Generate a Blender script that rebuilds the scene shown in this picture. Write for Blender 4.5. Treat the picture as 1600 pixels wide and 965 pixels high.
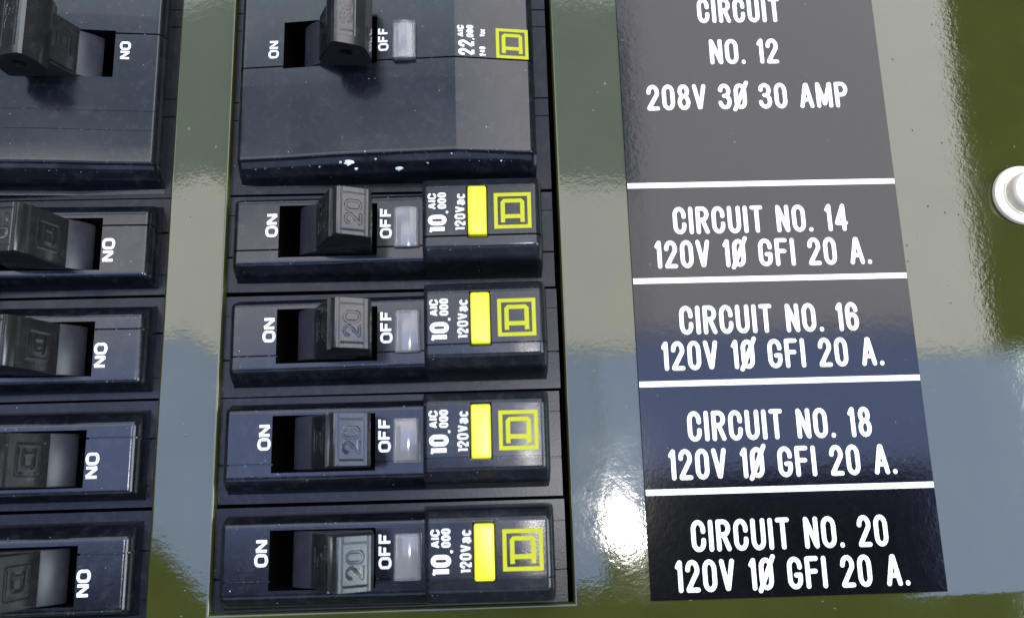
import bpy, bmesh, math, random
import numpy as np
from mathutils import Matrix, Vector
random.seed(7); np.random.seed(7)
sc = bpy.context.scene
for o in list(bpy.data.objects): bpy.data.objects.remove(o)
# plane coordinates used below, all in millimetres: x right, y up on the panel, z out of the panel
# towards the viewer.  Blender world: X = x, Y = -z, Z = y, in metres.
MM = 0.001
def W(x, y, z=0.0): return Vector((x*MM, -z*MM, y*MM))

# ---------------------------------------------------------------- camera
cam = bpy.data.cameras.new('camera'); co = bpy.data.objects.new('camera', cam); sc.collection.objects.link(co)
RX, RY, RZ = 0.19967865, -0.02648564, -0.02302431
Rw = Matrix.Rotation(RX, 3, 'X') @ Matrix.Rotation(RY, 3, 'Y') @ Matrix.Rotation(RZ, 3, 'Z')
A3 = Matrix(((1, 0, 0), (0, 0, -1), (0, 1, 0)))
co.matrix_world = Matrix.Translation(W(0, 0, 142.8)) @ (A3 @ Rw).to_4x4()
cam.sensor_width = 36; cam.lens = 28.0; cam.clip_start = 0.005; cam.clip_end = 20
cam.dof.use_dof = True; cam.dof.focus_distance = 0.147; cam.dof.aperture_fstop = 20
sc.camera = co
# ---------------------------------------------------------------- world and lamps
w = bpy.data.worlds.new('World'); sc.world = w; w.use_nodes = True
w.node_tree.nodes['Background'].inputs[0].default_value = (0.8, 0.9, 1.0, 1)
w.node_tree.nodes['Background'].inputs[1].default_value = 0.07
def area(name, x0, x1, y0, y1, z, rad, col):
    """a soft rectangular lamp lying in the plane z, given by its extent as mirrored in the panel"""
    k = 1 + z/142.8
    sx, sy = (x1-x0)*k*MM, (y1-y0)*k*MM
    l = bpy.data.lights.new(name, 'AREA'); l.shape = 'RECTANGLE'; l.size = sx; l.size_y = sy
    l.energy = rad*math.pi*sx*sy; l.color = col
    o = bpy.data.objects.new(name, l); sc.collection.objects.link(o)
    o.location = W((x0+x1)/2*k, (y0+y1)/2*k, z)
    o.rotation_euler = (math.radians(90), 0, 0)       # shines along +Y, onto the panel
    return o
NEUTRAL = (0.95, 0.93, 0.97); COOL = (0.42, 0.55, 1.0); PALE = (0.72, 0.86, 0.95)
area('ceiling_light', 28, 105, 24, 150, 1000, 5.6, NEUTRAL)
area('ceiling_light', -150, 27.5, 24, 52, 1010, 4.8, NEUTRAL)
area('ceiling_light', -150, 27.5, 84, 150, 1005, 4.2, PALE)
area('ceiling_light', -150, -78, 52.4, 83.6, 1007, .5, PALE)
area('ceiling_light', -77.7, 27.5, 52.4, 83.6, 1007, 1.7, (.55, .75, 1.0))
area('bevel_fill', -150, 150, -210, -62, 1000, 1.5, (.5, .66, 1.0))  # added fill lamp out of view, tints the down-facing bevels blue
area('window_light', -150, 12, -12, 23.6, 1000, 4.5, COOL)
area('window_light', 12.3, 79, -1, 23.6, 1000, 5.2, COOL)
area('window_light', 79.3, 112, -22, 23.6, 1000, 5.2, COOL)
area('side_fill', 112.3, 330, -70, 23.6, 1000, 12, (.82, .97, 1.0))  # added lamp out of view on the right, brightens the bottom handle's face
s = bpy.data.lights.new('sun', 'SUN'); s.energy = 1.05; s.angle = math.radians(1.6); s.color = (1, 0.97, 0.93)
so = bpy.data.objects.new('sun', s); sc.collection.objects.link(so)
d = -(W(15.0, -2.5, 142.8)).normalized()
so.rotation_euler = d.to_track_quat('-Z', 'Y').to_euler(); so.location = W(200, -60, 900)
sc.render.engine = 'CYCLES'
sc.view_settings.view_transform = 'Standard'; sc.view_settings.look = 'None'
sc.view_settings.exposure = -0.1; sc.view_settings.gamma = 1

# ---------------------------------------------------------------- materials
def mat(name, base, rough=.4, spec=.5, coat=0, coat_rough=.05, peel=None, fine=None, dust=0, mottle=.15,
        metal=0, trans=0, rough_var=0, scratch=0, dustcol=(.5, .5, .55), ior=None, pits=0):
    m = bpy.data.materials.new(name); m.use_nodes = True
    nt = m.node_tree; N = nt.nodes; L = nt.links; b = N['Principled BSDF']
    b.inputs['Roughness'].default_value = rough; b.inputs['Metallic'].default_value = metal
    b.inputs['Specular IOR Level'].default_value = spec
    if ior: b.inputs['IOR'].default_value = ior
    b.inputs['Coat Weight'].default_value = coat; b.inputs['Coat Roughness'].default_value = coat_rough
    b.inputs['Transmission Weight'].default_value = trans
    tc = N.new('ShaderNodeTexCoord'); geo = N.new('ShaderNodeNewGeometry'); P = geo.outputs['Position']
    def noise(scale, det=3, rough_=.55):
        n = N.new('ShaderNodeTexNoise'); n.inputs['Scale'].default_value = scale; n.inputs['Detail'].default_value = det
        n.inputs['Roughness'].default_value = rough_; L.new(P, n.inputs['Vector']); return n.outputs['Fac']
    def ramp(f, a, b_, c0, c1):
        r = N.new('ShaderNodeMapRange'); r.inputs[1].default_value = a; r.inputs[2].default_value = b_
        r.inputs[3].default_value = c0; r.inputs[4].default_value = c1; L.new(f, r.inputs[0]); return r.outputs[0]
    mul = N.new('ShaderNodeVectorMath'); mul.operation = 'SCALE'; mul.inputs[0].default_value = base
    L.new(ramp(noise(90, 5), .3, .7, 1-mottle, 1+mottle), mul.inputs['Scale'])
    colr = mul.outputs[0]
    if dust:
        v = N.new('ShaderNodeTexVoronoi'); v.inputs['Scale'].default_value = 520; L.new(P, v.inputs['Vector'])
        sp = N.new('ShaderNodeSeparateColor'); L.new(v.outputs['Color'], sp.inputs[0])
        r1 = N.new('ShaderNodeMath'); r1.operation = 'MULTIPLY'; L.new(sp.outputs[0], r1.inputs[0]); r1.inputs[1].default_value = dust
        # speck radius differs per cell; most cells have none
        r2 = N.new('ShaderNodeMath'); r2.operation = 'SUBTRACT'; L.new(r1.outputs[0], r2.inputs[0]); r2.inputs[1].default_value = dust*.80
        r3 = N.new('ShaderNodeMath'); r3.operation = 'LESS_THAN'; L.new(v.outputs['Distance'], r3.inputs[0]); L.new(r2.outputs[0], r3.inputs[1])
        film = ramp(noise(500, 8, .75), .50, .85, 0, .045)
        mx = N.new('ShaderNodeMath'); mx.operation = 'MAXIMUM'; 
        sc_ = N.new('ShaderNodeMath'); sc_.operation = 'MULTIPLY'; L.new(r3.outputs[0], sc_.inputs[0]); sc_.inputs[1].default_value = .75
        L.new(sc_.outputs[0], mx.inputs[0]); L.new(film, mx.inputs[1])
        mc = N.new('ShaderNodeMix'); mc.data_type = 'RGBA'; L.new(mx.outputs[0], mc.inputs['Factor'])
        L.new(colr, mc.inputs['A']); mc.inputs['B'].default_value = (*dustcol, 1); colr = mc.outputs['Result']
    L.new(colr, b.inputs['Base Color'])
    if rough_var: L.new(ramp(noise(150, 5), .35, .65, rough-rough_var, rough+rough_var), b.inputs['Roughness'])
    prev = None
    def bump(h, dist, strength=1):
        nonlocal prev
        bp = N.new('ShaderNodeBump'); bp.inputs['Distance'].default_value = dist; bp.inputs['Strength'].default_value = strength
        L.new(h, bp.inputs['Height'])
        if prev: L.new(prev, bp.inputs['Normal'])
        prev = bp.outputs['Normal']
    if peel: bump(noise(peel[0], 2, .45), peel[1])
    if pits:
        v2 = N.new('ShaderNodeTexVoronoi'); v2.inputs['Scale'].default_value = pits; L.new(P, v2.inputs['Vector'])
        s2 = N.new('ShaderNodeSeparateColor'); L.new(v2.outputs['Color'], s2.inputs[0])
        a1 = N.new('ShaderNodeMath'); a1.operation = 'MULTIPLY_ADD'; L.new(s2.outputs[1], a1.inputs[0]); a1.inputs[1].default_value = .5; a1.inputs[2].default_value = -.44
        a2 = N.new('ShaderNodeMath'); a2.operation = 'SUBTRACT'; L.new(a1.outputs[0], a2.inputs[0]); L.new(v2.outputs['Distance'], a2.inputs[1])
        bump(ramp(a2.outputs[0], -.04, .05, 0, 1), .00003)
    if fine: bump(noise(fine[0], 2, .6), fine[1])
    if prev:
        L.new(prev, b.inputs['Normal']); L.new(prev, b.inputs['Coat Normal'])
    if coat:      # polished and dulled patches in the clear top of the paint
        L.new(ramp(noise(70, 6, .65), .38, .68, .03, .085), b.inputs['Coat Roughness'])
    return m
M = {}
M['paint'] = mat('olive_paint', (.036, .0395, .0075), .5, .0, coat=1, coat_rough=.04, peel=(760, .0000085), fine=(1900, .000005), dust=.16, mottle=.10, dustcol=(.05, .05, .035), pits=380)
M['paint'].node_tree.nodes['Principled BSDF'].inputs['Coat IOR'].default_value = 1.62
M['card'] = mat('black_laminate', (.003, .003, .004), .09, .37, peel=(900, .0000075), fine=(1700, .000005), dust=.10, mottle=.2, dustcol=(.12, .12, .14), pits=430)
M['white'] = mat('white_engraving', (.86, .86, .86), .5, .3, mottle=.02)
M['ink'] = mat('white_ink', (.85, .85, .9), .5, .3, mottle=.04)
M['yink'] = mat('yellow_ink', (.42, .42, .012), .5, .15, mottle=.08)
M['yellow'] = mat('yellow_plastic', (.88, .80, .012), .28, .5, mottle=.05, fine=(1500, .00001))
M['plastic'] = mat('black_plastic', (.005, .006, .009), .15, .42, peel=(380, .000012), fine=(5200, .000010), dust=.30, mottle=.3, rough_var=.03)
M['plastic2'] = mat('charcoal_plastic', (.009, .010, .013), .21, .36, peel=(420, .000010), fine=(5200, .000010), dust=.30, mottle=.25, rough_var=.05)
M['step'] = mat('dark_plastic', (.005, .006, .010), .27, .22, fine=(3000, .000012), dust=.30, mottle=.3)
M['handle'] = mat('handle_plastic', (.017, .0165, .017), .17, .52, fine=(3800, .000006), dust=.26, mottle=.2, rough_var=.08)
M['barrel'] = mat('handle_barrel_plastic', (.020, .020, .026), .33, .32, fine=(3000, .000006), dust=.26, mottle=.2)
M['dark'] = mat('cavity_black', (.002, .002, .0025), .6, .1, mottle=.1)  # enclosure back; also the shade painted into the toggle slots
M['lens'] = mat('clear_lens', (.95, .95, .95), .14, .5, trans=.9, mottle=.03)
M['liner'] = mat('lens_liner', (.24, .23, .23), .5, .3, mottle=.12)
M['steel'] = mat('zinc_steel', (.85, .76, .60), .5, .5, metal=.2, peel=(600, .00003), fine=(2500, .00002), mottle=.25, rough_var=.1)

# ---------------------------------------------------------------- mesh helpers
col = sc.collection
def finish(me, smooth=35):
    for p in me.polygons: p.use_smooth = True
    me.set_sharp_from_angle(angle=math.radians(smooth))
def link(name, me, m, parent=None):
    me.materials.clear(); me.materials.append(m)
    o = bpy.data.objects.new(name, me); col.objects.link(o)
    if parent: o.parent = parent
    return o
def mesh(name, verts, faces, m, parent=None, smooth=35, raw=False):
    me = bpy.data.meshes.new(name)
    me.from_pydata([tuple(W(*v)) for v in verts] if not raw else verts, [], faces); me.update()
    bm = bmesh.new(); bm.from_mesh(me); bmesh.ops.recalc_face_normals(bm, faces=bm.faces); bm.to_mesh(me); bm.free()
    finish(me, smooth)
    return link(name, me, m, parent)
def thing(name, label, cat, x, y, z=0, rot180=False, group=None):
    o = bpy.data.objects.new(name, None); col.objects.link(o); o.location = W(x, y, z)
    o.empty_display_size = .01
    if rot180: o.rotation_euler = (0, math.pi, 0)
    o['label'] = label; o['category'] = cat
    if group: o['group'] = group
    return o
def field(name, xs, ys, zf, m, parent, skirt=None, hole=None, smooth=35):
    """height field with side skirts: verts (x, y, zf(x, y)); hole(i, j) -> skip that cell"""
    nx, ny = len(xs), len(ys)
    V = [(x, y, zf(x, y)) for y in ys for x in xs]; F = []
    for j in range(ny-1):
        for i in range(nx-1):
            if hole and hole((xs[i]+xs[i+1])/2, (ys[j]+ys[j+1])/2): continue
            a = j*nx+i; F.append((a, a+1, a+nx+1, a+nx))
    if skirt is not None:
        ring = [(i, 0) for i in range(nx)] + [(nx-1, j) for j in range(1, ny)] + [(i, ny-1) for i in range(nx-2, -1, -1)] + [(0, j) for j in range(ny-2, 0, -1)]
        base = len(V)
        for i, j in ring: V.append((xs[i], ys[j], skirt))
        n = len(ring)
        for k in range(n):
            a = ring[k][1]*nx+ring[k][0]; b = ring[(k+1) % n][1]*nx+ring[(k+1) % n][0]
            F.append((a, b, base+(k+1) % n, base+k))
    me = bpy.data.meshes.new(name); me.from_pydata([tuple(W(*v)) for v in V], [], F); me.update()
    bm = bmesh.new(); bm.from_mesh(me); bmesh.ops.recalc_face_normals(bm, faces=bm.faces)
    # make sure it faces the viewer
    if sum(f.normal.y*f.calc_area() for f in bm.faces) > 0: bmesh.ops.reverse_faces(bm, faces=bm.faces)
    bm.to_mesh(me); bm.free(); finish(me, smooth)
    o = link(name, me, m, parent)
    if name in ('front_cover', 'body'):      # toggle slot walls turned black, their deep shade painted in
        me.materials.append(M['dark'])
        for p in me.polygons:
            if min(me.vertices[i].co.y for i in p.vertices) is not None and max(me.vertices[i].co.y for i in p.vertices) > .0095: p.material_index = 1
    return o
def box(name, x0, x1, y0, y1, z0, z1, m, parent=None, bev=.15, seg=2):
    bm = bmesh.new(); bmesh.ops.create_cube(bm, size=1)
    for v in bm.verts:
        v.co = W(x0+(v.co.x+.5)*(x1-x0), y0+(v.co.y+.5)*(y1-y0), z0+(v.co.z+.5)*(z1-z0))
    bmesh.ops.recalc_face_normals(bm, faces=bm.faces)
    if bev: bmesh.ops.bevel(bm, geom=bm.edges[:], offset=bev*MM, segments=seg, affect='EDGES', profile=.6)
    me = bpy.data.meshes.new(name); bm.to_mesh(me); bm.free(); finish(me, 40)
    return link(name, me, m, parent)
def prism(name, prof, y0f, y1f, m, parent=None, bev=.2, seg=2):
    """cross-section prof [(x, z)] extruded along y; y0f/y1f give the end positions as functions of z"""
    n = len(prof); V = [(x, y0f(z), z) for x, z in prof] + [(x, y1f(z), z) for x, z in prof]
    F = [tuple(range(n)), tuple(range(2*n-1, n-1, -1))] + [(i, (i+1) % n, n+(i+1) % n, n+i) for i in range(n)]
    bm = bmesh.new(); vs = [bm.verts.new(W(*v)) for v in V]
    for f in F: bm.faces.new([vs[i] for i in f])
    bmesh.ops.recalc_face_normals(bm, faces=bm.faces)
    if bev:
        ed = [e for e in bm.edges if e.calc_face_angle(0) > math.radians(20)]
        bmesh.ops.bevel(bm, geom=ed, offset=bev*MM, segments=seg, affect='EDGES', profile=.6)
    me = bpy.data.meshes.new(name); bm.to_mesh(me); bm.free(); finish(me, 30)
    return link(name, me, m, parent)

# ---------------------------------------------------------------- stroke lettering
def arc(cx, cy, rx, ry, a0, a1, n=10):
    return [(cx+rx*math.cos(math.radians(a0+(a1-a0)*i/n)), cy+ry*math.sin(math.radians(a0+(a1-a0)*i/n))) for i in range(n+1)]
def oval(r=.27): return [arc(.5, 1-r, .5, r, 0, 180) + arc(.5, r, .5, r, 180, 360) + [(1, 1-r)]]
G = {
 'C': (.60, [[(1, .66)] + arc(.5, .73, .5, .27, 0, 180) + arc(.5, .27, .5, .27, 180, 360) + [(1, .34)]]),
 'G': (.62, [[(1, .70)] + arc(.5, .73, .5, .27, 0, 180) + arc(.5, .27, .5, .27, 180, 360) + [(1, .42)], [(1, .42), (.62, .42)]]),
 'O': (.62, oval()), '0': (.56, oval()), 'I': (0, [[(.5, 0), (.5, 1)]]),
 'R': (.60, [[(0, 0), (0, 1), (.5, 1)] + arc(.5, .76, .5, .24, 90, -90) + [(0, .52)], [(.5, .52), (1, 0)]]),
 'P': (.60, [[(0, 0), (0, 1), (.5, 1)] + arc(.5, .75, .5, .25, 90, -90) + [(0, .5)]]),
 'U': (.60, [[(0, 1)] + arc(.5, .27, .5, .27, 180, 360) + [(1, 1)]]),
 'T': (.58, [[(0, 1), (1, 1)], [(.5, .97), (.5, 0)]]),
 'N': (.60, [[(0, 0), (0, 1)], [(.06, .97), (.94, .03)], [(1, 0), (1, 1)]]), 'V': (.62, [[(0, 1), (.47, .02)], [(.53, .02), (1, 1)]]),
 'A': (.66, [[(0, 0), (.46, .98)], [(.54, .98), (1, 0)], [(.2, .3), (.8, .3)]]),
 'M': (.80, [[(0, 0), (0, 1)], [(.04, .97), (.5, .1)], [(.5, .1), (.96, .97)], [(1, 1), (1, 0)]]),
 'F': (.54, [[(0, 0), (0, 1), (1, 1)], [(0, .54), (.85, .54)]]),
 '.': (0, [[(.5, 0), (.5, .02)]]), ',': (.06, [[(1, .04), (.9, -.06), (-.6, -.30)]]),
 '1': (.15, [[(0, .84), (.8, .98)], [(1, 1), (1, 0)]]),
 '2': (.56, [[(0, .74)] + arc(.5, .73, .5, .27, 180, -20) + [(.02, .04)], [(0, 0), (1, 0)]]),
 '3': (.56, [[(0, .78)] + arc(.45, .76, .5, .24, 170, -70) + [(.38, .53)], [(.38, .53)] + arc(.45, .27, .55, .27, 75, -170)]),
 '4': (.60, [[(.78, 0), (.78, 1)], [(.74, .97), (0, .27)], [(0, .26), (1, .26)]]),
 '6': (.56, [[(.97, .76)] + arc(.5, .73, .5, .27, 25, 180) + arc(.5, .27, .5, .27, 180, 360) + [(1, .34)], arc(.5, .33, .5, .25, 0, 165)]),
 '8': (.56, [arc(.5, .77, .43, .23, -90, 270, 18), arc(.5, .27, .5, .27, 90, 450, 18)]),
 'a': (.52, [[(0, .58), (.3, .68), (.75, .68), (1, .55), (1, 0)], [(.96, .40), (.3, .36), (0, .2), (.3, 0), (.96, .1)]]),
 'c': (.48, [[(1, .52)] + arc(.5, .50, .5, .2, 20, 180) + arc(.5, .2, .5, .2, 180, 340)]),
}
G['Ø'] = (.56, oval() + [[(-.22, -.10), (1.32, 1.12)]])
def layout(text, cap, width, t, gap=.1, space=.3):
    """polylines in mm (u along the line, v up from the baseline), fitted to `width`; every stroke is t thick"""
    ws = sum(G[c][0] for c in text if c != ' '); nl = sum(c != ' ' for c in text)
    fixed = nl*t+(nl-1)*gap*cap+text.count(' ')*space*cap
    s_ = (width-fixed)/ws if ws > 0 else 0
    u0 = 0; out = []
    for ch in text:
        if ch == ' ': u0 += space*cap; continue
        wd, st = G[ch]
        for pl in st:
            out.append([(u0+t/2+x*wd*s_, t/2+y*(cap-t)) for x, y in pl])
        u0 += wd*s_+t+gap*cap
    return out
def ribbon(pl, t, z, V, F, cap_round=True):
    P = [Vector(p) for p in pl]; Q = [P[0]]
    for p in P[1:]:
        if (p-Q[-1]).length > 1e-4: Q.append(p)
    n = len(Q)
    if n < 2: return
    closed = (Q[0]-Q[-1]).length < 1e-3
    T = [(Q[i+1]-Q[i]).normalized() for i in range(n-1)]
    b = len(V)
    for i in range(n):
        if closed and i in (0, n-1): a, c = T[-1], T[0]
        else: a = T[max(0, i-1)]; c = T[min(n-2, i)]
        m_ = (a+c); m_ = m_.normalized() if m_.length > 1e-6 else a
        nrm = Vector((-m_.y, m_.x)); s_ = 1/max(.45, m_.dot(c))
        p = Q[i]
        V.append((*(p+nrm*t/2*s_), z)); V.append((*(p-nrm*t/2*s_), z))
    for i in range(n-1): F.append((b+2*i+1, b+2*i+3, b+2*i+2, b+2*i))
    if cap_round and not closed:
        for end, d_, i in ((Q[0], -T[0], 0), (Q[-1], T[-1], n-1)):
            nr = Vector((-d_.y, d_.x)); c0 = len(V); K = 6
            for k in range(K+1):
                a = math.pi*k/K; p = end+nr*(t/2*math.cos(a))+d_*(t/2*math.sin(a)); V.append((*p, z))
            F.append(tuple(range(c0, c0+K+1)))
def split_corners(pl, t, extend):
    P = [Vector(p) for p in pl]; Q = [P[0]]
    for p in P[1:]:
        if (p-Q[-1]).length > 1e-3: Q.append(p)
    out, cur = [], [Q[0]]; ext0 = False
    for i in range(1, len(Q)):
        cur.append(Q[i])
        if i < len(Q)-1 and (Q[i]-Q[i-1]).angle(Q[i+1]-Q[i]) > .75:
            if extend: cur[-1] = cur[-1]+(cur[-1]-cur[-2]).normalized()*t*.49
            out.append(cur); cur = [Q[i]]
    out.append(cur)
    return [c for c in out if len(c) > 1]
def lettering(name, text, x, y, cap, width, t, m, parent, zf, turn=False, rnd=True, gap=.1, space=.3, slant=0):
    """turn: text reads upwards (turned 90 degrees); (x, y) is where the first letter's baseline starts"""
    V, F = [], []
    k = 0
    for pl in layout(text, cap, width, t, gap, space):
        for piece in split_corners(pl, t, not rnd):
            ribbon(piece, t, k*.0012, V, F, rnd); k += 1
    out = []
    for u, v, z in V:
        px, py = (x-v, y+u) if turn else (x+u, y+v+slant*u)
        out.append((px, py, zf(px, py)+.03+z))
    me = bpy.data.meshes.new(name); me.from_pydata([tuple(W(*v)) for v in out], [], F); me.update()
    bm = bmesh.new(); bm.from_mesh(me)
    for f in bm.faces:
        f.normal_update()
        if f.normal.y > 0: f.normal_flip()
    bm.to_mesh(me); bm.free()
    return link(name, me, m, parent)
def strokes_dist(X, Y, pls):
    """distance of grid points to the polylines"""
    D = np.full(X.shape, 1e9)
    for pl in pls:
        for (x0, y0), (x1, y1) in zip(pl[:-1], pl[1:]):
            dx, dy = x1-x0, y1-y0; l2 = dx*dx+dy*dy+1e-12
            t = np.clip(((X-x0)*dx+(Y-y0)*dy)/l2, 0, 1)
            D = np.minimum(D, np.hypot(X-x0-t*dx, Y-y0-t*dy))
    return D
LOGO = [  # the emblem in a unit square: a D with feet turned on its back inside a frame
 [(0, 0), (1, 0), (1, .10), (0, .10)], [(0, .90), (1, .90), (1, 1), (0, 1)],
 [(0, .10), (.10, .10), (.10, .90), (0, .90)], [(.90, .10), (1, .10), (1, .90), (.90, .90)],
 [(.18, .17), (.295, .17), (.295, .28), (.295, .72), (.18, .75)], [(.705, .17), (.82, .17), (.82, .75), (.705, .72), (.705, .28)],
 [(.18, .75), (.295, .72), (.705, .72), (.82, .75), (.74, .83), (.26, .83)], [(.295, .28), (.705, .28), (.705, .395), (.295, .395)]]
def emblem(name, x0, y0, s, m, parent, zf):
    V, F = [], []
    for poly in LOGO:
        b = len(V)
        for u, v in poly: V.append((x0+u*s, y0+v*s, zf(x0+u*s, y0+v*s)+.03))
        F.append(tuple(range(b, len(V))))
    me = bpy.data.meshes.new(name); me.from_pydata([tuple(W(*v)) for v in V], [], F); me.update()
    bm = bmesh.new(); bm.from_mesh(me)
    for f in bm.faces:
        f.normal_update()
        if f.normal.y > 0: f.normal_flip()
    bm.to_mesh(me); bm.free()
    return link(name, me, m, parent)

# ---------------------------------------------------------------- the painted cover with its two openings
cover = thing('panel_cover', 'glossy olive green steel cover around the two columns of breakers', 'panel cover', 10, -60)
XL = [-165, -121, -59.4, -48.6, 13.0, 175]; YL = [-90, -24.2, -22.35, 112, 150]
def cover_mesh():
    bm = bmesh.new(); th = 1.6; V = {}
    def vt(x, y):
        if (x, y) not in V: V[(x, y)] = bm.verts.new(W(x-10, y+60, 0))
        return V[(x, y)]
    def solid(i, j):
        if i == 1 and j in (1, 2): return False
        if i == 3 and j == 2: return False
        return True
    for i in range(5):
        for j in range(4):
            if solid(i, j):
                bm.faces.new([vt(XL[i], YL[j]), vt(XL[i+1], YL[j]), vt(XL[i+1], YL[j+1]), vt(XL[i], YL[j+1])])
    bmesh.ops.dissolve_limit(bm, angle_limit=.01, verts=bm.verts[:], edges=[e for e in bm.edges if len(e.link_faces) == 2 and False] or bm.edges[:0])
    ret = bmesh.ops.extrude_face_region(bm, geom=bm.faces[:])
    for e in ret['geom']:
        if isinstance(e, bmesh.types.BMVert): e.co.y += th*MM
    bmesh.ops.recalc_face_normals(bm, faces=bm.faces)
    ed = [e for e in bm.edges if len(e.link_faces) == 2 and e.calc_face_angle(0) > 1 and all(v.co.y < th*MM*.5 for v in e.verts)]
    bmesh.ops.bevel(bm, geom=ed, offset=.55*MM, segments=4, affect='EDGES', profile=.5)
    me = bpy.data.meshes.new('cover_sheet'); bm.to_mesh(me); bm.free(); finish(me, 30)
    return link('cover_sheet', me, M['paint'], cover)
cover_mesh()
back = box('panel_back', -170, 178, -92, 152, -24, -22, M['dark'], None, 0); back['kind'] = 'structure'

# ---------------------------------------------------------------- circuit label card
card = thing('circuit_label_plate', 'black plate with white engraved circuit numbers 12 to 20 on the green cover', 'label plate', 52, -22.5)
CX0, CX1, CY0, CY1 = 26.2, 77.6, -22.5, 108
def in_card(x, y): return (x-52, y+22.5)
box('plate', CX0-52, CX1-52, CY0+22.5, CY1+22.5, .01, .32, M['card'], card, .06, 1)
zc = lambda x, y: .32
for yl in (52.0, 33.5, 14.45, -4.5, 92+4.7):
    box('divider_line', CX0-52+.15, CX1-52-.1, yl-.52+22.5, yl+.52+22.5, .30, .345, M['white'], card, 0)
TX = [('CIRCUIT', 42.3, 58.9, 85.6), ('NO. 12', 44.1, 57.7, 76.7), ('208V 3Ø 30 AMP', 31.1, 70.5, 67.2),
      ('CIRCUIT NO. 14', 34.5, 67.6, 42.3), ('120V 1Ø GFI 20 A.', 30.7, 71.3, 35.8),
      ('CIRCUIT NO. 16', 34.4, 67.5, 23.3), ('120V 1Ø GFI 20 A.', 30.7, 71.3, 16.8),
      ('CIRCUIT NO. 18', 34.5, 67.6, 4.1), ('120V 1Ø GFI 20 A.', 30.7, 71.3, -2.5),
      ('CIRCUIT NO. 20', 33.8, 68.3, -14.7), ('120V 1Ø GFI 20 A.', 30.6, 71.2, -21.3)]
for s_, x0, x1, yb in TX:
    sp = .36
    lettering('lettering', s_, x0-52, yb+22.5, 5.35, x1-x0, .80, M['white'], card, zc, gap=.10, space=sp)

# ---------------------------------------------------------------- bolt at the right edge
bolt = thing('flange_bolt', 'round zinc bolt head on the green cover right of the label plate', 'bolt', 101.9, 48.6)
def lathe(name, prof, m, parent, seg=48, hexr=None):
    V, F = [], []; n = len(prof)
    for k in range(seg):
        a = 2*math.pi*k/seg
        for r, z in prof: V.append((r*math.cos(a), r*math.sin(a), z))
    for k in range(seg):
        for i in range(n-1):
            a = k*n+i; b = ((k+1) % seg)*n+i; F.append((a, b, b+1, a+1))
    F.append(tuple(k*n+n-1 for k in range(seg)))
    return mesh(name, V, F, m, parent, 30)
lathe('washer', [(5.75, 0), (5.85, .4), (5.7, .9), (5.2, 1.25), (4.4, 1.3), (4.2, 1.5), (2, 1.6)], M['steel'], bolt)
lathe('bolt_head', [(3.9, 1.3), (3.9, 2.9), (3.75, 3.4), (3.4, 3.75), (2.4, 3.95), (.6, 4.0)], M['steel'], bolt)

# ---------------------------------------------------------------- circuit breakers
# breaker coordinates: x as on the right column (ON side negative), y from the upper seam T downwards (negative)
# z out of the cover; the thing's origin is the middle of the body at the cover plane
OX, OY = -17.0, -9.5
def loc(o, x=OX, y=OY): return None
def q(a, b, r, n=5):
    return [a+(b-a)*i/n for i in range(n+1)]
def lerp(pts, x):
    if x <= pts[0][0]: return pts[0][1]
    for (a, b), (c, d_) in zip(pts[:-1], pts[1:]):
        if x <= c: return b+(d_-b)*(x-a)/(c-a)
    return pts[-1][1]
def fillet(pts, r=.35, n=4):
    """round the corners of a piecewise linear profile"""
    out = [pts[0]]
    for i in range(1, len(pts)-1):
        p0, p, p1 = Vector(pts[i-1]), Vector(pts[i]), Vector(pts[i+1])
        a = (p0-p); b = (p1-p); ra = min(r, a.length*.45); rb = min(r, b.length*.45)
        A, B = p+a.normalized()*ra, p+b.normalized()*rb
        if a.length > ra*2+.12: out.append(tuple(p+a.normalized()*(ra+.05)))
        for k in range(n+1):
            t = k/n; out.append(tuple(A*(1-t)**2+p*2*t*(1-t)+B*t*t))
        if b.length > rb*2+.12: out.append(tuple(p+b.normalized()*(rb+.05)))
    out.append(pts[-1]); return out
PIV = (-27.5, -2.5)      # handle axis (x, z)
SEAM = -12.0
def crown(x): return lerp([(-46.6, 3.3), (-30, 3.7), (-12, 4.5)], x)
def sec_left(y):         # height relative to the crown across the breaker
    return lerp(LEFT_P, -y)
LEFT_P = fillet([(1.5, -4.5), (1.7, -2.6), (2.7, -.25), (3.0, 0), (14.6, 0), (15.1, -.3), (16.5, -2.2), (17.1, -4.6)], .5)
RIGHT_P = fillet([(.95, -7), (1.1, -1.5), (1.5, -.75), (2.8, 0), (11.9, 0), (13.9, -.1), (15.6, -1.5), (16.0, -2.2), (17.1, -9.5)], .4)
def cr_right(x): return lerp(fillet([(-11.6, 8.9), (-10.9, 9.4), (8.2, 10.0), (9.0, 9.4), (9.6, 6)], .4), x)
def face_z(x, y):
    return crown(x)+sec_left(y)
def right_z(x, y):
    return cr_right(x)+lerp(RIGHT_P, -y)
def uniq(l):
    l = sorted(l); o = [l[0]]
    for a in l[1:]:
        if a-o[-1] > .015: o.append(a)
    return o
def frange(a, b, n): return [a+(b-a)*i/n for i in range(n+1)]
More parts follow.
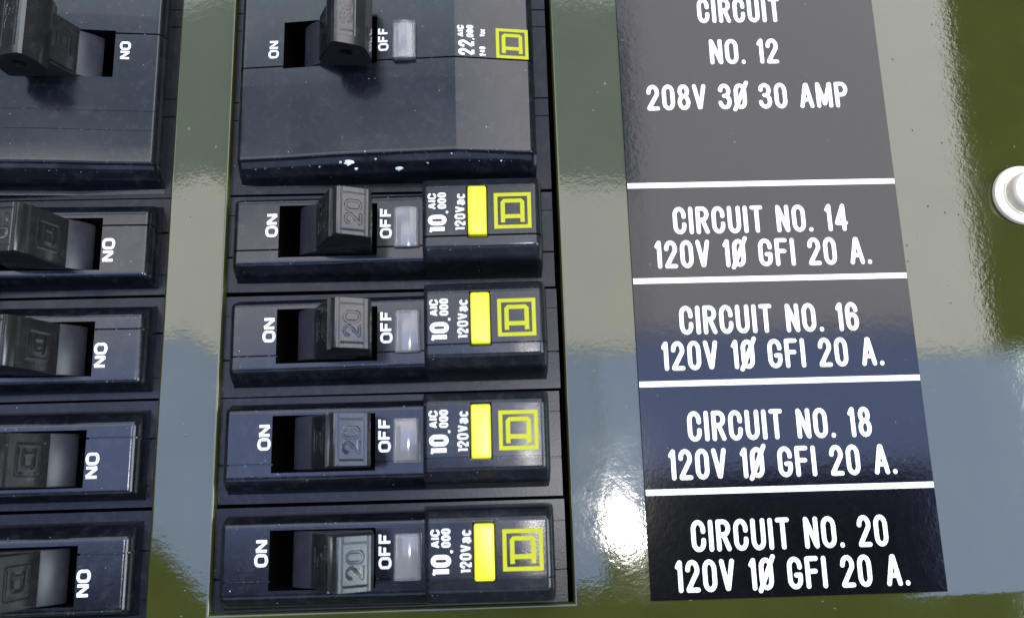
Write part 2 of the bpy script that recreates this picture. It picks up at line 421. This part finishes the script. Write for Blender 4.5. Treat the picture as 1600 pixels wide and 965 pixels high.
def handle_plate(name, corners, digits, m, parent, nx=56, ny=80, depth=.34, tw=.18, kind='num'):
    """finely divided face with its figures cut in: corners p00, p10, p01 (mm vectors) span the face"""
    p0, px, py = [Vector(c) for c in corners]; ex, ey = px-p0, py-p0; lx, ly = ex.length, ey.length
    nrm = ex.cross(ey).normalized()
    X, Y = np.meshgrid(np.linspace(0, lx, nx), np.linspace(0, ly, ny))
    pls = []
    if kind == 'num':
        x0, x1, y0, y1 = lx*.10, lx*.90, ly*.10, ly*.88
        pls += [[(x0, 0), (x0, ly)], [(x1, 0), (x1, ly)], [(x0, y0), (x1, y0)], [(x0, y1), (x1, y1)]]
        D = strokes_dist(X, Y, pls); H = -.12*np.clip(1-D/(tw*.8), 0, 1)
        dg = []
        for pl in layout(digits, lx*.50, ly*.48, .02, .26):
            dg.append([(lx*.75-v, ly*.24+u) for u, v in pl])
        D = strokes_dist(X, Y, dg); H2 = -depth*np.clip(1.35-D/(tw*.85), 0, 1); H = np.minimum(H, H2)
    else:
        s = min(lx, ly)*.62; cx, cy = lx/2, ly/2
        def sq(k): return [(cx-k*s, cy-k*s), (cx+k*s, cy-k*s), (cx+k*s, cy+k*s), (cx-k*s, cy+k*s), (cx-k*s, cy-k*s)]
        dd = [(cx-.2*s, cy-.30*s), (cx-.2*s, cy+.16*s), (cx-.12*s, cy+.24*s), (cx+.12*s, cy+.24*s), (cx+.2*s, cy+.16*s), (cx+.2*s, cy-.30*s)]
        D = strokes_dist(X, Y, [sq(.46), dd, [(cx-.2*s, cy-.17*s), (cx+.2*s, cy-.17*s)]]); H = .10*np.clip(1.5-D/(tw*1.0), 0, 1)
    V = []
    for j in range(ny):
        for i in range(nx):
            p = p0+ex*(X[j, i]/lx)+ey*(Y[j, i]/ly)+nrm*(H[j, i]+.36); V.append((p.x, p.y, p.z))
    F = [(j*nx+i, j*nx+i+1, (j+1)*nx+i+1, (j+1)*nx+i) for j in range(ny-1) for i in range(nx-1)]
    # side walls down to the handle
    ring = [i for i in range(nx)]+[j*nx+nx-1 for j in range(1, ny)]+[(ny-1)*nx+i for i in range(nx-2, -1, -1)]+[j*nx for j in range(ny-2, 0, -1)]
    b = len(V)
    for r in ring:
        v = Vector(V[r])-nrm*.44; V.append(tuple(v))
    n = len(ring)
    for k in range(n): F.append((ring[k], ring[(k+1) % n], b+(k+1) % n, b+k))
    return mesh(name, V, F, m, parent, 28)

def make_lens(t, x0, x1, y0, y1, z):
    """clear cover, slightly bulged along its length, over a grey pocket"""
    l = prism('lens', [(x0, z-1), (x0, z+.75), (x0+.35, z+.95)]+[(x0+.5+(x1-x0-1)*k/8, z+.8+.35*math.sin(math.pi*k/8)) for k in range(9)]+[(x1-.35, z+.95), (x1, z+.75), (x1, z-1)],
          lambda z_: y0, lambda z_: y1, M['lens'], t, .12)
    xs = uniq([x0+.3, x0+.5]+frange(x0+.5, x1-.5, 6)+[x1-.3]); ys = uniq([y0+.4, y0+.6, (y0+y1)/2, y1-.6, y1-.4])
    field('lens_pocket', xs, ys, lambda x, y: z+.25 if (x0+.45 < x < x1-.45 and y0+.5 < y < y1-.5) else z+.45, M['liner'], l, z-.5)
def make_gfi():
    t = thing('circuit_breaker', '', 'circuit breaker', 0, 0)
    # lower body with its shoulders and joint lines, left and right of the raised part
    ys = uniq([-.22, -.3, -3.58, -3.62, -3.85, -3.9, -3.98, -4.03, -13.88, -13.92, -11.9, -11.95, -12.2, -12.25, -18.75, -18.83])
    def zs(x, y):
        y = -y
        if -38.27 < x < -19.92 and 3.6 < y < 13.9: return -16
        if y < .25 or y > 18.8: return -2.4
        if 3.88 < y < 4.0: return -1.75
        if 11.93 < y < 12.22: return -2.6
        if y > 12.2: return -1.45
        return -1.5
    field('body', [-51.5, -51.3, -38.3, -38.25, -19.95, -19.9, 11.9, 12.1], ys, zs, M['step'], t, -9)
    # raised front on the ON/OFF side with the toggle slot and a lens pocket
    xs = uniq(frange(-46.6, -45.3, 6)+[-40, -38.0, -37.95, -30, -25, -20.25, -20.2, -17.45, -17.4, -12.65, -12.6, -11.45, -11.4])
    yv = uniq([-a for a, b in LEFT_P]+[-3.9, -3.95, -4.75, -4.8, -12.55, -12.6, -13.55, -13.6, SEAM, SEAM-.04, SEAM-.26, SEAM-.3])
    def zl(x, y):
        z = face_z(x, y)
        if x < -45.3: z -= 1.3*(1-math.sqrt(max(0, 1-((-45.3-x)/1.3)**2)))*1.6
        v = -y
        if -37.97 < x < -20.22 and 3.93 < v < 13.57: return -15
        if SEAM-.28 < y < SEAM-.02: z -= 1.0
        return max(z, -1.4)
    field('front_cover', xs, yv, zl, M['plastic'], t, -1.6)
    # raised test module
    xs = uniq(frange(-11.6, -10.7, 4)+frange(7.9, 9.6, 8)+[-4, -3.85, -3.8, -.2, -.15, 3])
    yv = uniq([-a for a, b in RIGHT_P]+[-2.95, -3.0, SEAM+.2, SEAM+.16, SEAM-.08, SEAM-.12, -12.35, -12.4])
    def zr(x, y):
        z = right_z(x, y)
        if -3.83 < x < -.17 and 2.97 < -y < 12.37: return 6.5
        if SEAM-.1 < y < SEAM+.18: z -= .9
        return max(z, -1.4)
    field('test_module', xs, yv, zr, M['plastic2'], t, -1.6)
    b = box('test_button', -3.62, -.36, -12.2, -3.35, 7, 11.0, M['yellow'], t, .48, 4)
    make_lens(t, -17.1, -12.55, -12.45, -4.95, 4.2)
    fz = face_z
    lettering('on_lettering', 'ON', -38.15, -9.75, 2.3, 4.35, .50, M['ink'], t, fz, True, False, gap=.09)
    lettering('off_lettering', 'OFF', -17.5, -10.6, 2.2, 5.8, .46, M['ink'], t, fz, True, False, gap=.09)
    rz = right_z
    lettering('rating_lettering', '10', -7.35, -11.35, 3.25, 3.25, .72, M['ink'], t, rz, True, False, gap=.09)
    lettering('rating_lettering', 'AIC', -9.15, -7.05, 1.5, 2.9, .33, M['ink'], t, rz, True, False, gap=.10)
    lettering('rating_lettering', ',', -7.2, -7.9, 1.5, .5, .42, M['ink'], t, rz, True, False)
    lettering('rating_lettering', '000', -7.4, -7.0, 1.5, 2.95, .34, M['ink'], t, rz, True, False, gap=.09)
    lettering('voltage_lettering', '120Vac', -4.05, -11.0, 1.9, 6.7, .36, M['ink'], t, rz, True, False, gap=.10)
    emblem('emblem', .95, -10.9, 6.5, M['yink'], t, rz)
    # toggle, built about its axle
    h = make_handle(t, '20')
    return t, h
HY = -8.65   # middle of the slot
def make_handle(t, digits):
    cy = HY
    me_cy0 = lambda z: -(4.85-.05*max(0, z))*1.0
    hw = lambda z: 4.7-.03*max(0, z)
    # shapes are given in breaker coordinates and moved to the axle
    def rel(p): return (p[0]-PIV[0], p[1]-PIV[1])
    prof = [rel(p) for p in [(-31.3, 1.0), (-30.9, 5.0), (-26.0, 14.6), (-25.4, 15.1), (-20.4, 12.95), (-20.0, 12.4), (-21.3, 2.0), (-23, -1)]]
    h = prism('handle', prof, lambda z: -hw(z), lambda z: hw(z), M['handle'], t, .18)
    h.location = W(PIV[0], cy, PIV[1])
    R = 8.6; bp = [(0, 0)]+[(R*math.cos(math.radians(a)), R*math.sin(math.radians(a))) for a in range(60, 150, 6)]
    prism('barrel', bp, lambda z: -4.5, lambda z: 4.5, M['barrel'], h, .25)
    a, b_ = rel((-25.25, 15.0)), rel((-20.55, 12.95))
    handle_plate('rating_face', [(a[0], -4.15, a[1]-.2), (b_[0], -4.15, b_[1]-.2), (a[0], 4.15, a[1]-.2)], digits, M['handle'], h)
    a, b_ = rel((-30.4, 6.0)), rel((-26.6, 13.4))
    handle_plate('emblem_face', [(a[0], -4.2, a[1]), (b_[0], -4.2, b_[1]), (a[0], 4.2, a[1])], '', M['handle'], h, 40, 40, kind='logo')
    return h
def copy_tree(o, parent=None):
    c = o.copy(); col.objects.link(c)
    if parent: c.parent = parent
    for ch in list(o.children): copy_tree(ch, c)
    return c
T = [52.1, 33.1, 14.2, -4.85]
g0, h0 = make_gfi()
names = ['14', '16', '18', '20']
where = ['below the large three-pole breaker', 'between the number 14 and number 18 rows', 'just above the bottom breaker of its column', 'at the bottom of its column']
labR = ['yellow-button breaker left of the CIRCUIT NO. 14 label, right under the large breaker', 'yellow-button breaker left of the CIRCUIT NO. 16 label, second of the column',
        'yellow-button breaker left of the CIRCUIT NO. 18 label, second from the bottom', 'bottom yellow-button breaker left of the CIRCUIT NO. 20 label']
labL = ['cut-off single pole breaker at left edge, topmost below the large left breaker', 'cut-off single pole breaker at left edge, second below the large left breaker',
        'cut-off single pole breaker at left edge, third below the large left breaker', 'cut-off single pole breaker in the bottom left corner']
tiltR = [0, .4, -.6, -2.6]
for k in range(4):
    b = g0 if k == 0 else copy_tree(g0)
    b.location = W((0, .12, -.1, .05)[k], T[k], (0, .1, -.05, 0)[k]); b.rotation_euler = (0, math.radians((.15, -.2, .1, 0)[k]), 0); b['label'] = labR[k]; b['group'] = 'yellow button breakers in the right column'
    hd = [c for c in b.children if c.name.startswith('handle')][0]
    hd.rotation_euler = (0, 0, math.radians(tiltR[k]*-1))
for k in range(4):
    b = copy_tree(g0)
    b.rotation_euler = (0, math.pi, 0)
    b.location = W(-107.6, T[k]-19.0, 0)
    b['label'] = labL[k]; b['group'] = 'small breakers in the left column'
    hd = [c for c in b.children if c.name.startswith('handle')][0]
    hd.rotation_euler = (0, 0, math.radians(-14))

# ---- three-pole breaker (origin: its lower seam at y = 0, goes up 57 mm)
def soft(pts, x, w=3.0):
    return sum(lerp(pts, x+w*(k/4-1)) for k in range(9))/9
def crown3(x):
    A1 = [(-50, 3.1), (-46.6, 3.4), (-36, 4.3), (-31, 5.0), (-25, 5.6), (-5.6, 6.8), (0, 7.2)]
    B1 = [(-50, 3.0), (-46.6, 3.2), (-36, 4.1), (-31, 4.8), (-25, 5.4), (-5.6, 6.5), (0, 6.9)]
    if x <= -5.6: return soft(A1, x), soft(B1, x)
    t = (x+5.6)/14.8
    return soft(A1, -5.6)+(4.7-6.8)*t, soft(B1, -5.6)+(4.5-6.5)*t
P3 = fillet([(1.9, -6.5), (2.1, -4.2), (2.5, -3.0), (3.9, -1.25), (5.1, -.45), (5.3, 0), (8, 0)], .5)
def z3(x, y):
    """height of the cover: the broad lower face leans down a little, more so towards the middle"""
    a, b = crown3(x)
    f = b+(a-b)*min(1, max(0, (y-5.2)/14.6))
    if y > 30: y = 54.6-y if y > 45 else 30
    return f+lerp(P3, y)
def make_three(digits):
    t = thing('circuit_breaker', '', 'circuit breaker', 0, 0)
    ys = uniq([.2, .28]+sum([[19.0*k+o for o in (-.13, -.08, .08, .13)] for k in (1, 2)], [])+[15.2, 15.25, 15.33, 15.38, 34.2, 34.25, 34.33, 34.38, 54.3, 54.4, 22.58, 22.62, 32.88, 32.92])
    def zs(x, y):
        if -38.27 < x < -19.92 and 22.6 < y < 32.9: return -16
        if y < .25 or y > 54.35: return -2.4
        for k in (1, 2):
            if abs(y-19.0*k) < .11: return -2.5
        for k in (15.29, 34.29):
            if abs(y-k) < .06: return -1.8
        return -1.5
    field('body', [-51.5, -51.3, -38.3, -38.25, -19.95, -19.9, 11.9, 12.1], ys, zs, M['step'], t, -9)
    S0, S1 = 23.0, 32.5      # slot
    xs = uniq(frange(-46.6, -45.4, 6)+[-43, -40, -38.0, -37.95, -36, -34, -32, -30, -28, -26.5, -25, -20.25, -20.2, -17.5, -15, -12.6, -9, -6.1, -5.75, -5.6, -5.45, -2, 2, 5]+frange(-45, -8, 24)+frange(8.0, 9.2, 4))
    ys = uniq([p[0] for p in P3 if p[0] < 7]+[ 10, 15, 19.55, 19.65, 19.72, 19.8, 19.86, 19.95, 20.1, 21.5, S0-.1, S0, S0+.05, 23.35, 23.4, 23.6, 23.65, 26, 29, S1-.05, S1, 36, 39.1, 39.18, 39.25, 39.32, 39.4, 42.9, 42.98, 43.05, 43.12, 43.2, 45.5, 48.6, 49.1, 49.4, 49.7, 50.1, 50.3, 51.1, 51.8, 52.3, 52.7, 53, 53.3, 53.6])
    def zf(x, y):
        z = z3(x, y)
        if x < -45.4: z -= 1.0*(1-math.sqrt(max(0, 1-((-45.4-x)/1.2)**2)))*1.6
        if x > 8.0: z -= 1.2*((x-8.0)/1.2)**2
        if -37.97 < x < -20.22 and S0+.02 < y < S1-.02: return -15
        if 23.38 < y < 23.62 and not (-38 < x < -20.2): z -= .8
        if abs(y-39.25) < .03 or abs(y-43.05) < .03: z += .05
        return max(z, -1.4)
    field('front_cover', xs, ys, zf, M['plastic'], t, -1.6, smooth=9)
    make_lens(t, -17.2, -12.9, 23.2, 30.8, 6.5)
    lettering('on_lettering', 'ON', -38.9, 25.2, 2.0, 3.6, .42, M['ink'], t, z3, True, False, gap=.09)
    lettering('off_lettering', 'OFF', -18.0, 25.3, 2.0, 4.8, .40, M['ink'], t, z3, True, False, gap=.09)
    rz = z3
    lettering('rating_lettering', '22', -2.0, 23.9, 3.0, 3.1, .50, M['ink'], t, rz, True, False, gap=.10)
    lettering('rating_lettering', 'AIC', -3.9, 27.6, 1.25, 2.4, .32, M['ink'], t, rz, True, False, gap=.10)
    lettering('rating_lettering', ',000', -2.1, 27.1, 1.3, 3.0, .32, M['ink'], t, rz, True, False, gap=.09)
    lettering('voltage_lettering', '240', .1, 23.9, 1.15, 1.9, .26, M['ink'], t, rz, True, False, gap=.10)
    lettering('voltage_lettering', 'Vac', .1, 27.9, 1.1, 1.5, .26, M['ink'], t, rz, True, False, gap=.10)
    emblem('emblem', 2.1, 23.7, 6.1, M['yink'], t, rz)
    # toggle with the wide tie block over all poles
    def rel(p): return (p[0]-PIV[0], p[1]-PIV[1])
    cy = 27.8
    prof = [rel(p) for p in [(-31.3, 1.0), (-30.9, 5.5), (-27.6, 12.0), (-21.6, 11.5), (-21.6, 3.0), (-23, -1)]]
    h = prism('handle', prof, lambda z: -4.9, lambda z: 4.9, M['handle'], t, .18)
    h.location = W(PIV[0], cy, PIV[1])
    R = 8.6; bp = [(0, 0)]+[(R*math.cos(math.radians(a)), R*math.sin(math.radians(a))) for a in range(60, 150, 6)]
    prism('barrel', bp, lambda z: -4.5, lambda z: 4.5, M['barrel'], h, .25)
    a, b_ = rel((-30.5, 6.3)), rel((-28.0, 11.2))
    handle_plate('emblem_face', [(a[0], -4.4, a[1]), (b_[0], -4.4, b_[1]), (a[0], 4.4, a[1])], '', M['handle'], h, 40, 40, kind='logo')
    # tie block: long, chamfered, with a round hole in each end
    pr = [rel(p) for p in [(-28.2, 9.0), (-28.6, 11.5), (-27.9, 14.6), (-26.6, 16.6), (-25.8, 17.0), (-22.3, 15.6), (-21.0, 14.4), (-20.4, 10.5), (-21.0, 8.0)]]
    n = len(pr); cx = sum(p[0] for p in pr)/n; cz = sum(p[1] for p in pr)/n
    V, F = [], []
    Y = [-6.7, 6.7]
    K = 3
    rings = []
    for yy, sgn in ((Y[0], 1), (Y[1], -1)):
        rs = []
        for lvl in ('out', 'rim', 'hole', 'deep'):
            r0 = len(V); rs.append(r0)
            for i in range(24):
                a = 2*math.pi*i/24
                if lvl == 'out':
                    # walk the profile
                    u = i/24*n; k = int(u) % n; f = u-int(u); p = pr[k]; q_ = pr[(k+1) % n]
                    V.append((p[0]*(1-f)+q_[0]*f, yy, p[1]*(1-f)+q_[1]*f))
                else:
                    p = V[rs[0]+i]; ang = math.atan2(p[2]-cz, p[0]-cx)
                    if lvl == 'rim': V.append((cx+(p[0]-cx)*.86, yy, cz+(p[2]-cz)*.86))
                    elif lvl == 'hole': V.append((cx+1.15*math.cos(ang), yy+.0, cz+1.15*math.sin(ang)))
                    else: V.append((cx+1.0*math.cos(ang), yy+sgn*3, cz+1.0*math.sin(ang)))
        rings.append(rs)
        for l in range(3):
            for i in range(24):
                a, b2 = rs[l]+i, rs[l]+(i+1) % 24; c2, d2 = rs[l+1]+(i+1) % 24, rs[l+1]+i
                F.append((a, b2, c2, d2) if sgn > 0 else (d2, c2, b2, a))
        F.append(tuple(rs[3]+i for i in range(24)))
    for i in range(24):
        F.append((rings[0][0]+i, rings[1][0]+i, rings[1][0]+(i+1) % 24, rings[0][0]+(i+1) % 24))
    mesh('handle_tie', V, F, M['handle'], h, 20)
    a, b_ = rel((-25.6, 16.75)), rel((-22.6, 15.6))
    handle_plate('rating_face', [(a[0], -5.2, a[1]-.2), (b_[0], -5.2, b_[1]-.2), (a[0], 5.2, a[1]-.2)], digits, M['handle'], h, 40, 80)
    return t, h
b3, h3 = make_three('30')
b3.location = W(0, 52.1, 0)
b3['label'] = 'large three-pole 30 amp breaker at the top of the right column'; b3['group'] = 'three-pole breakers at the top'
b4 = copy_tree(b3); b4.rotation_euler = (0, math.pi, 0); b4.location = W(-107.6, 52.1+54.3, 0)
b4['label'] = 'large three-pole breaker cut off in the top left corner'
hd = [c for c in b4.children if c.name.startswith('handle')][0]; hd.rotation_euler = (0, 0, math.radians(-6))

# ---- flecks of old white paint on the big breaker's lower edge, a pink crumb on a left one
def fleck(name, x, y, z, r, m, parent):
    V, F = [(x, y, z+.18)], []; n = 18
    for ring, (k, h) in enumerate(((.35, .15), (.75, .08), (1, -.05))):
        for i in range(n):
            a = 2*math.pi*i/n; rr = r*k*(1+.45*random.uniform(-1, 1)*(k > .5))
            V.append((x+rr*math.cos(a), y+rr*.9*math.sin(a), z+h))
    for i in range(n):
        F.append((0, 1+i, 1+(i+1) % n))
        for k in range(2): F.append((1+k*n+i, 1+(k+1)*n+i, 1+(k+1)*n+(i+1) % n, 1+k*n+(i+1) % n))
    return mesh(name, V, F, m, parent)
M['fleck'] = mat('old_white_paint', (.45, .47, .52), .6, .3, mottle=.5, fine=(4000, .00003))
M['crumb'] = mat('pink_crumb', (.35, .16, .20), .6, .3, mottle=.4)
for px, py, r in ((-31.0, 3.7, .18), (-20.5, 4.4, .22), (-11.0, 3.6, .2), (-6.5, 4.8, .16), (-22.3, 5.6, .15), (2.5, 3.9, .2), (-25.3, 4.2, .95), (-16.2, 3.1, .8), (-24.2, 3.2, .35), (-27.0, 4.2, .3)):
    fleck('paint_fleck', px, py, z3(px, py)+.02, r, M['fleck'], b3)

# ---- dust: pale grains lying on the plastic, most of them caught along the ridges and joints
M['dust'] = mat('pale_dust', (.34, .35, .40), .8, .2, mottle=.5)
rd = random.Random(11)
def dust(parent, n, zf, xr, lines, yr):
    V, F = [], []
    for k in range(n):
        x = rd.uniform(*xr)
        y = rd.choice(lines)+rd.gauss(0, .10) if rd.random() < .6 else rd.uniform(*yr)
        if -38.3 < x < -19.9 and SLOT(y, parent): continue
        z = zf(x, y); r = rd.choice((.03, .035, .045, .06, .09))*rd.uniform(.7, 1.2); lx = rd.uniform(.8, 2.4) if rd.random() < .25 else 1
        a0 = rd.uniform(0, 3); b = len(V)
        for i in range(5):
            a = a0+2*math.pi*i/5; u, v = r*lx*math.cos(a), r*math.sin(a)*rd.uniform(.6, 1.1)
            V.append((x+u, y+v, z-.01))
        V.append((x, y, z+r*.8))
        for i in range(5): F.append((b+i, b+(i+1) % 5, b+5))
    o = mesh('dust', V, F, M['dust'], parent); o['kind'] = 'stuff'
def SLOT(y, p): return (22.5 < y < 33) if p in (b3, b4) else (-13.8 < y < -3.7)
def zg(x, y): return right_z(x, y) if x > -11.4 else face_z(x, y)
things = [o for o in col.objects if o.parent is None and o.get('category') == 'circuit breaker']
for o in things:
    if o in (b3, b4): dust(o, 230, z3, (-45, 8.4), [3.9, 5.2, 5.3, 19.8, 23.4, 39.25, 43.05, 50.8, 49.3], (2, 49))
    else: dust(o, 80, zg, (-45, 9), [-2.9, -14.3, -12.1, -3.0, -13.9], (-15.2, -2.9))

def grains(parent, n, ox, oy, zz, xr, yr, skip, m):
    V, F = [], []
    while len(V) < n*6:
        x, y = rd.uniform(*xr), rd.uniform(*yr)
        if skip(x, y): continue
        r = rd.choice((.035, .045, .06, .10))*rd.uniform(.7, 1.2); b = len(V); a0 = rd.uniform(0, 3)
        for i in range(5):
            a = a0+2*math.pi*i/5; V.append((x-ox+r*math.cos(a)*rd.uniform(.8, 1.5), y-oy+r*math.sin(a), zz-.01))
        V.append((x-ox, y-oy, zz+r*.6))
        for i in range(5): F.append((b+i, b+(i+1) % 5, b+5))
    o = mesh('dust', V, F, m, parent); o['kind'] = 'stuff'
M['grime'] = mat('dark_grime', (.03, .03, .02), .7, .2, mottle=.5)
bare = lambda x, y: (-48.9 < x < 13.6 and y > -22.7) or x < -59 and y > -24.5 or (CX0-.2 < x < CX1+.2 and y > CY0-.2) or x < -59.3
grains(cover, 110, 10, -60, 0, (-60, 105), (-26, 96), bare, M['dust'])
grains(cover, 120, 10, -60, 0, (-60, 105), (-26, 96), bare, M['grime'])
grains(card, 70, 52, -22.5, .32, (CX0+.3, CX1-.3), (CY0+.3, 96), lambda x, y: False, M['dust'])
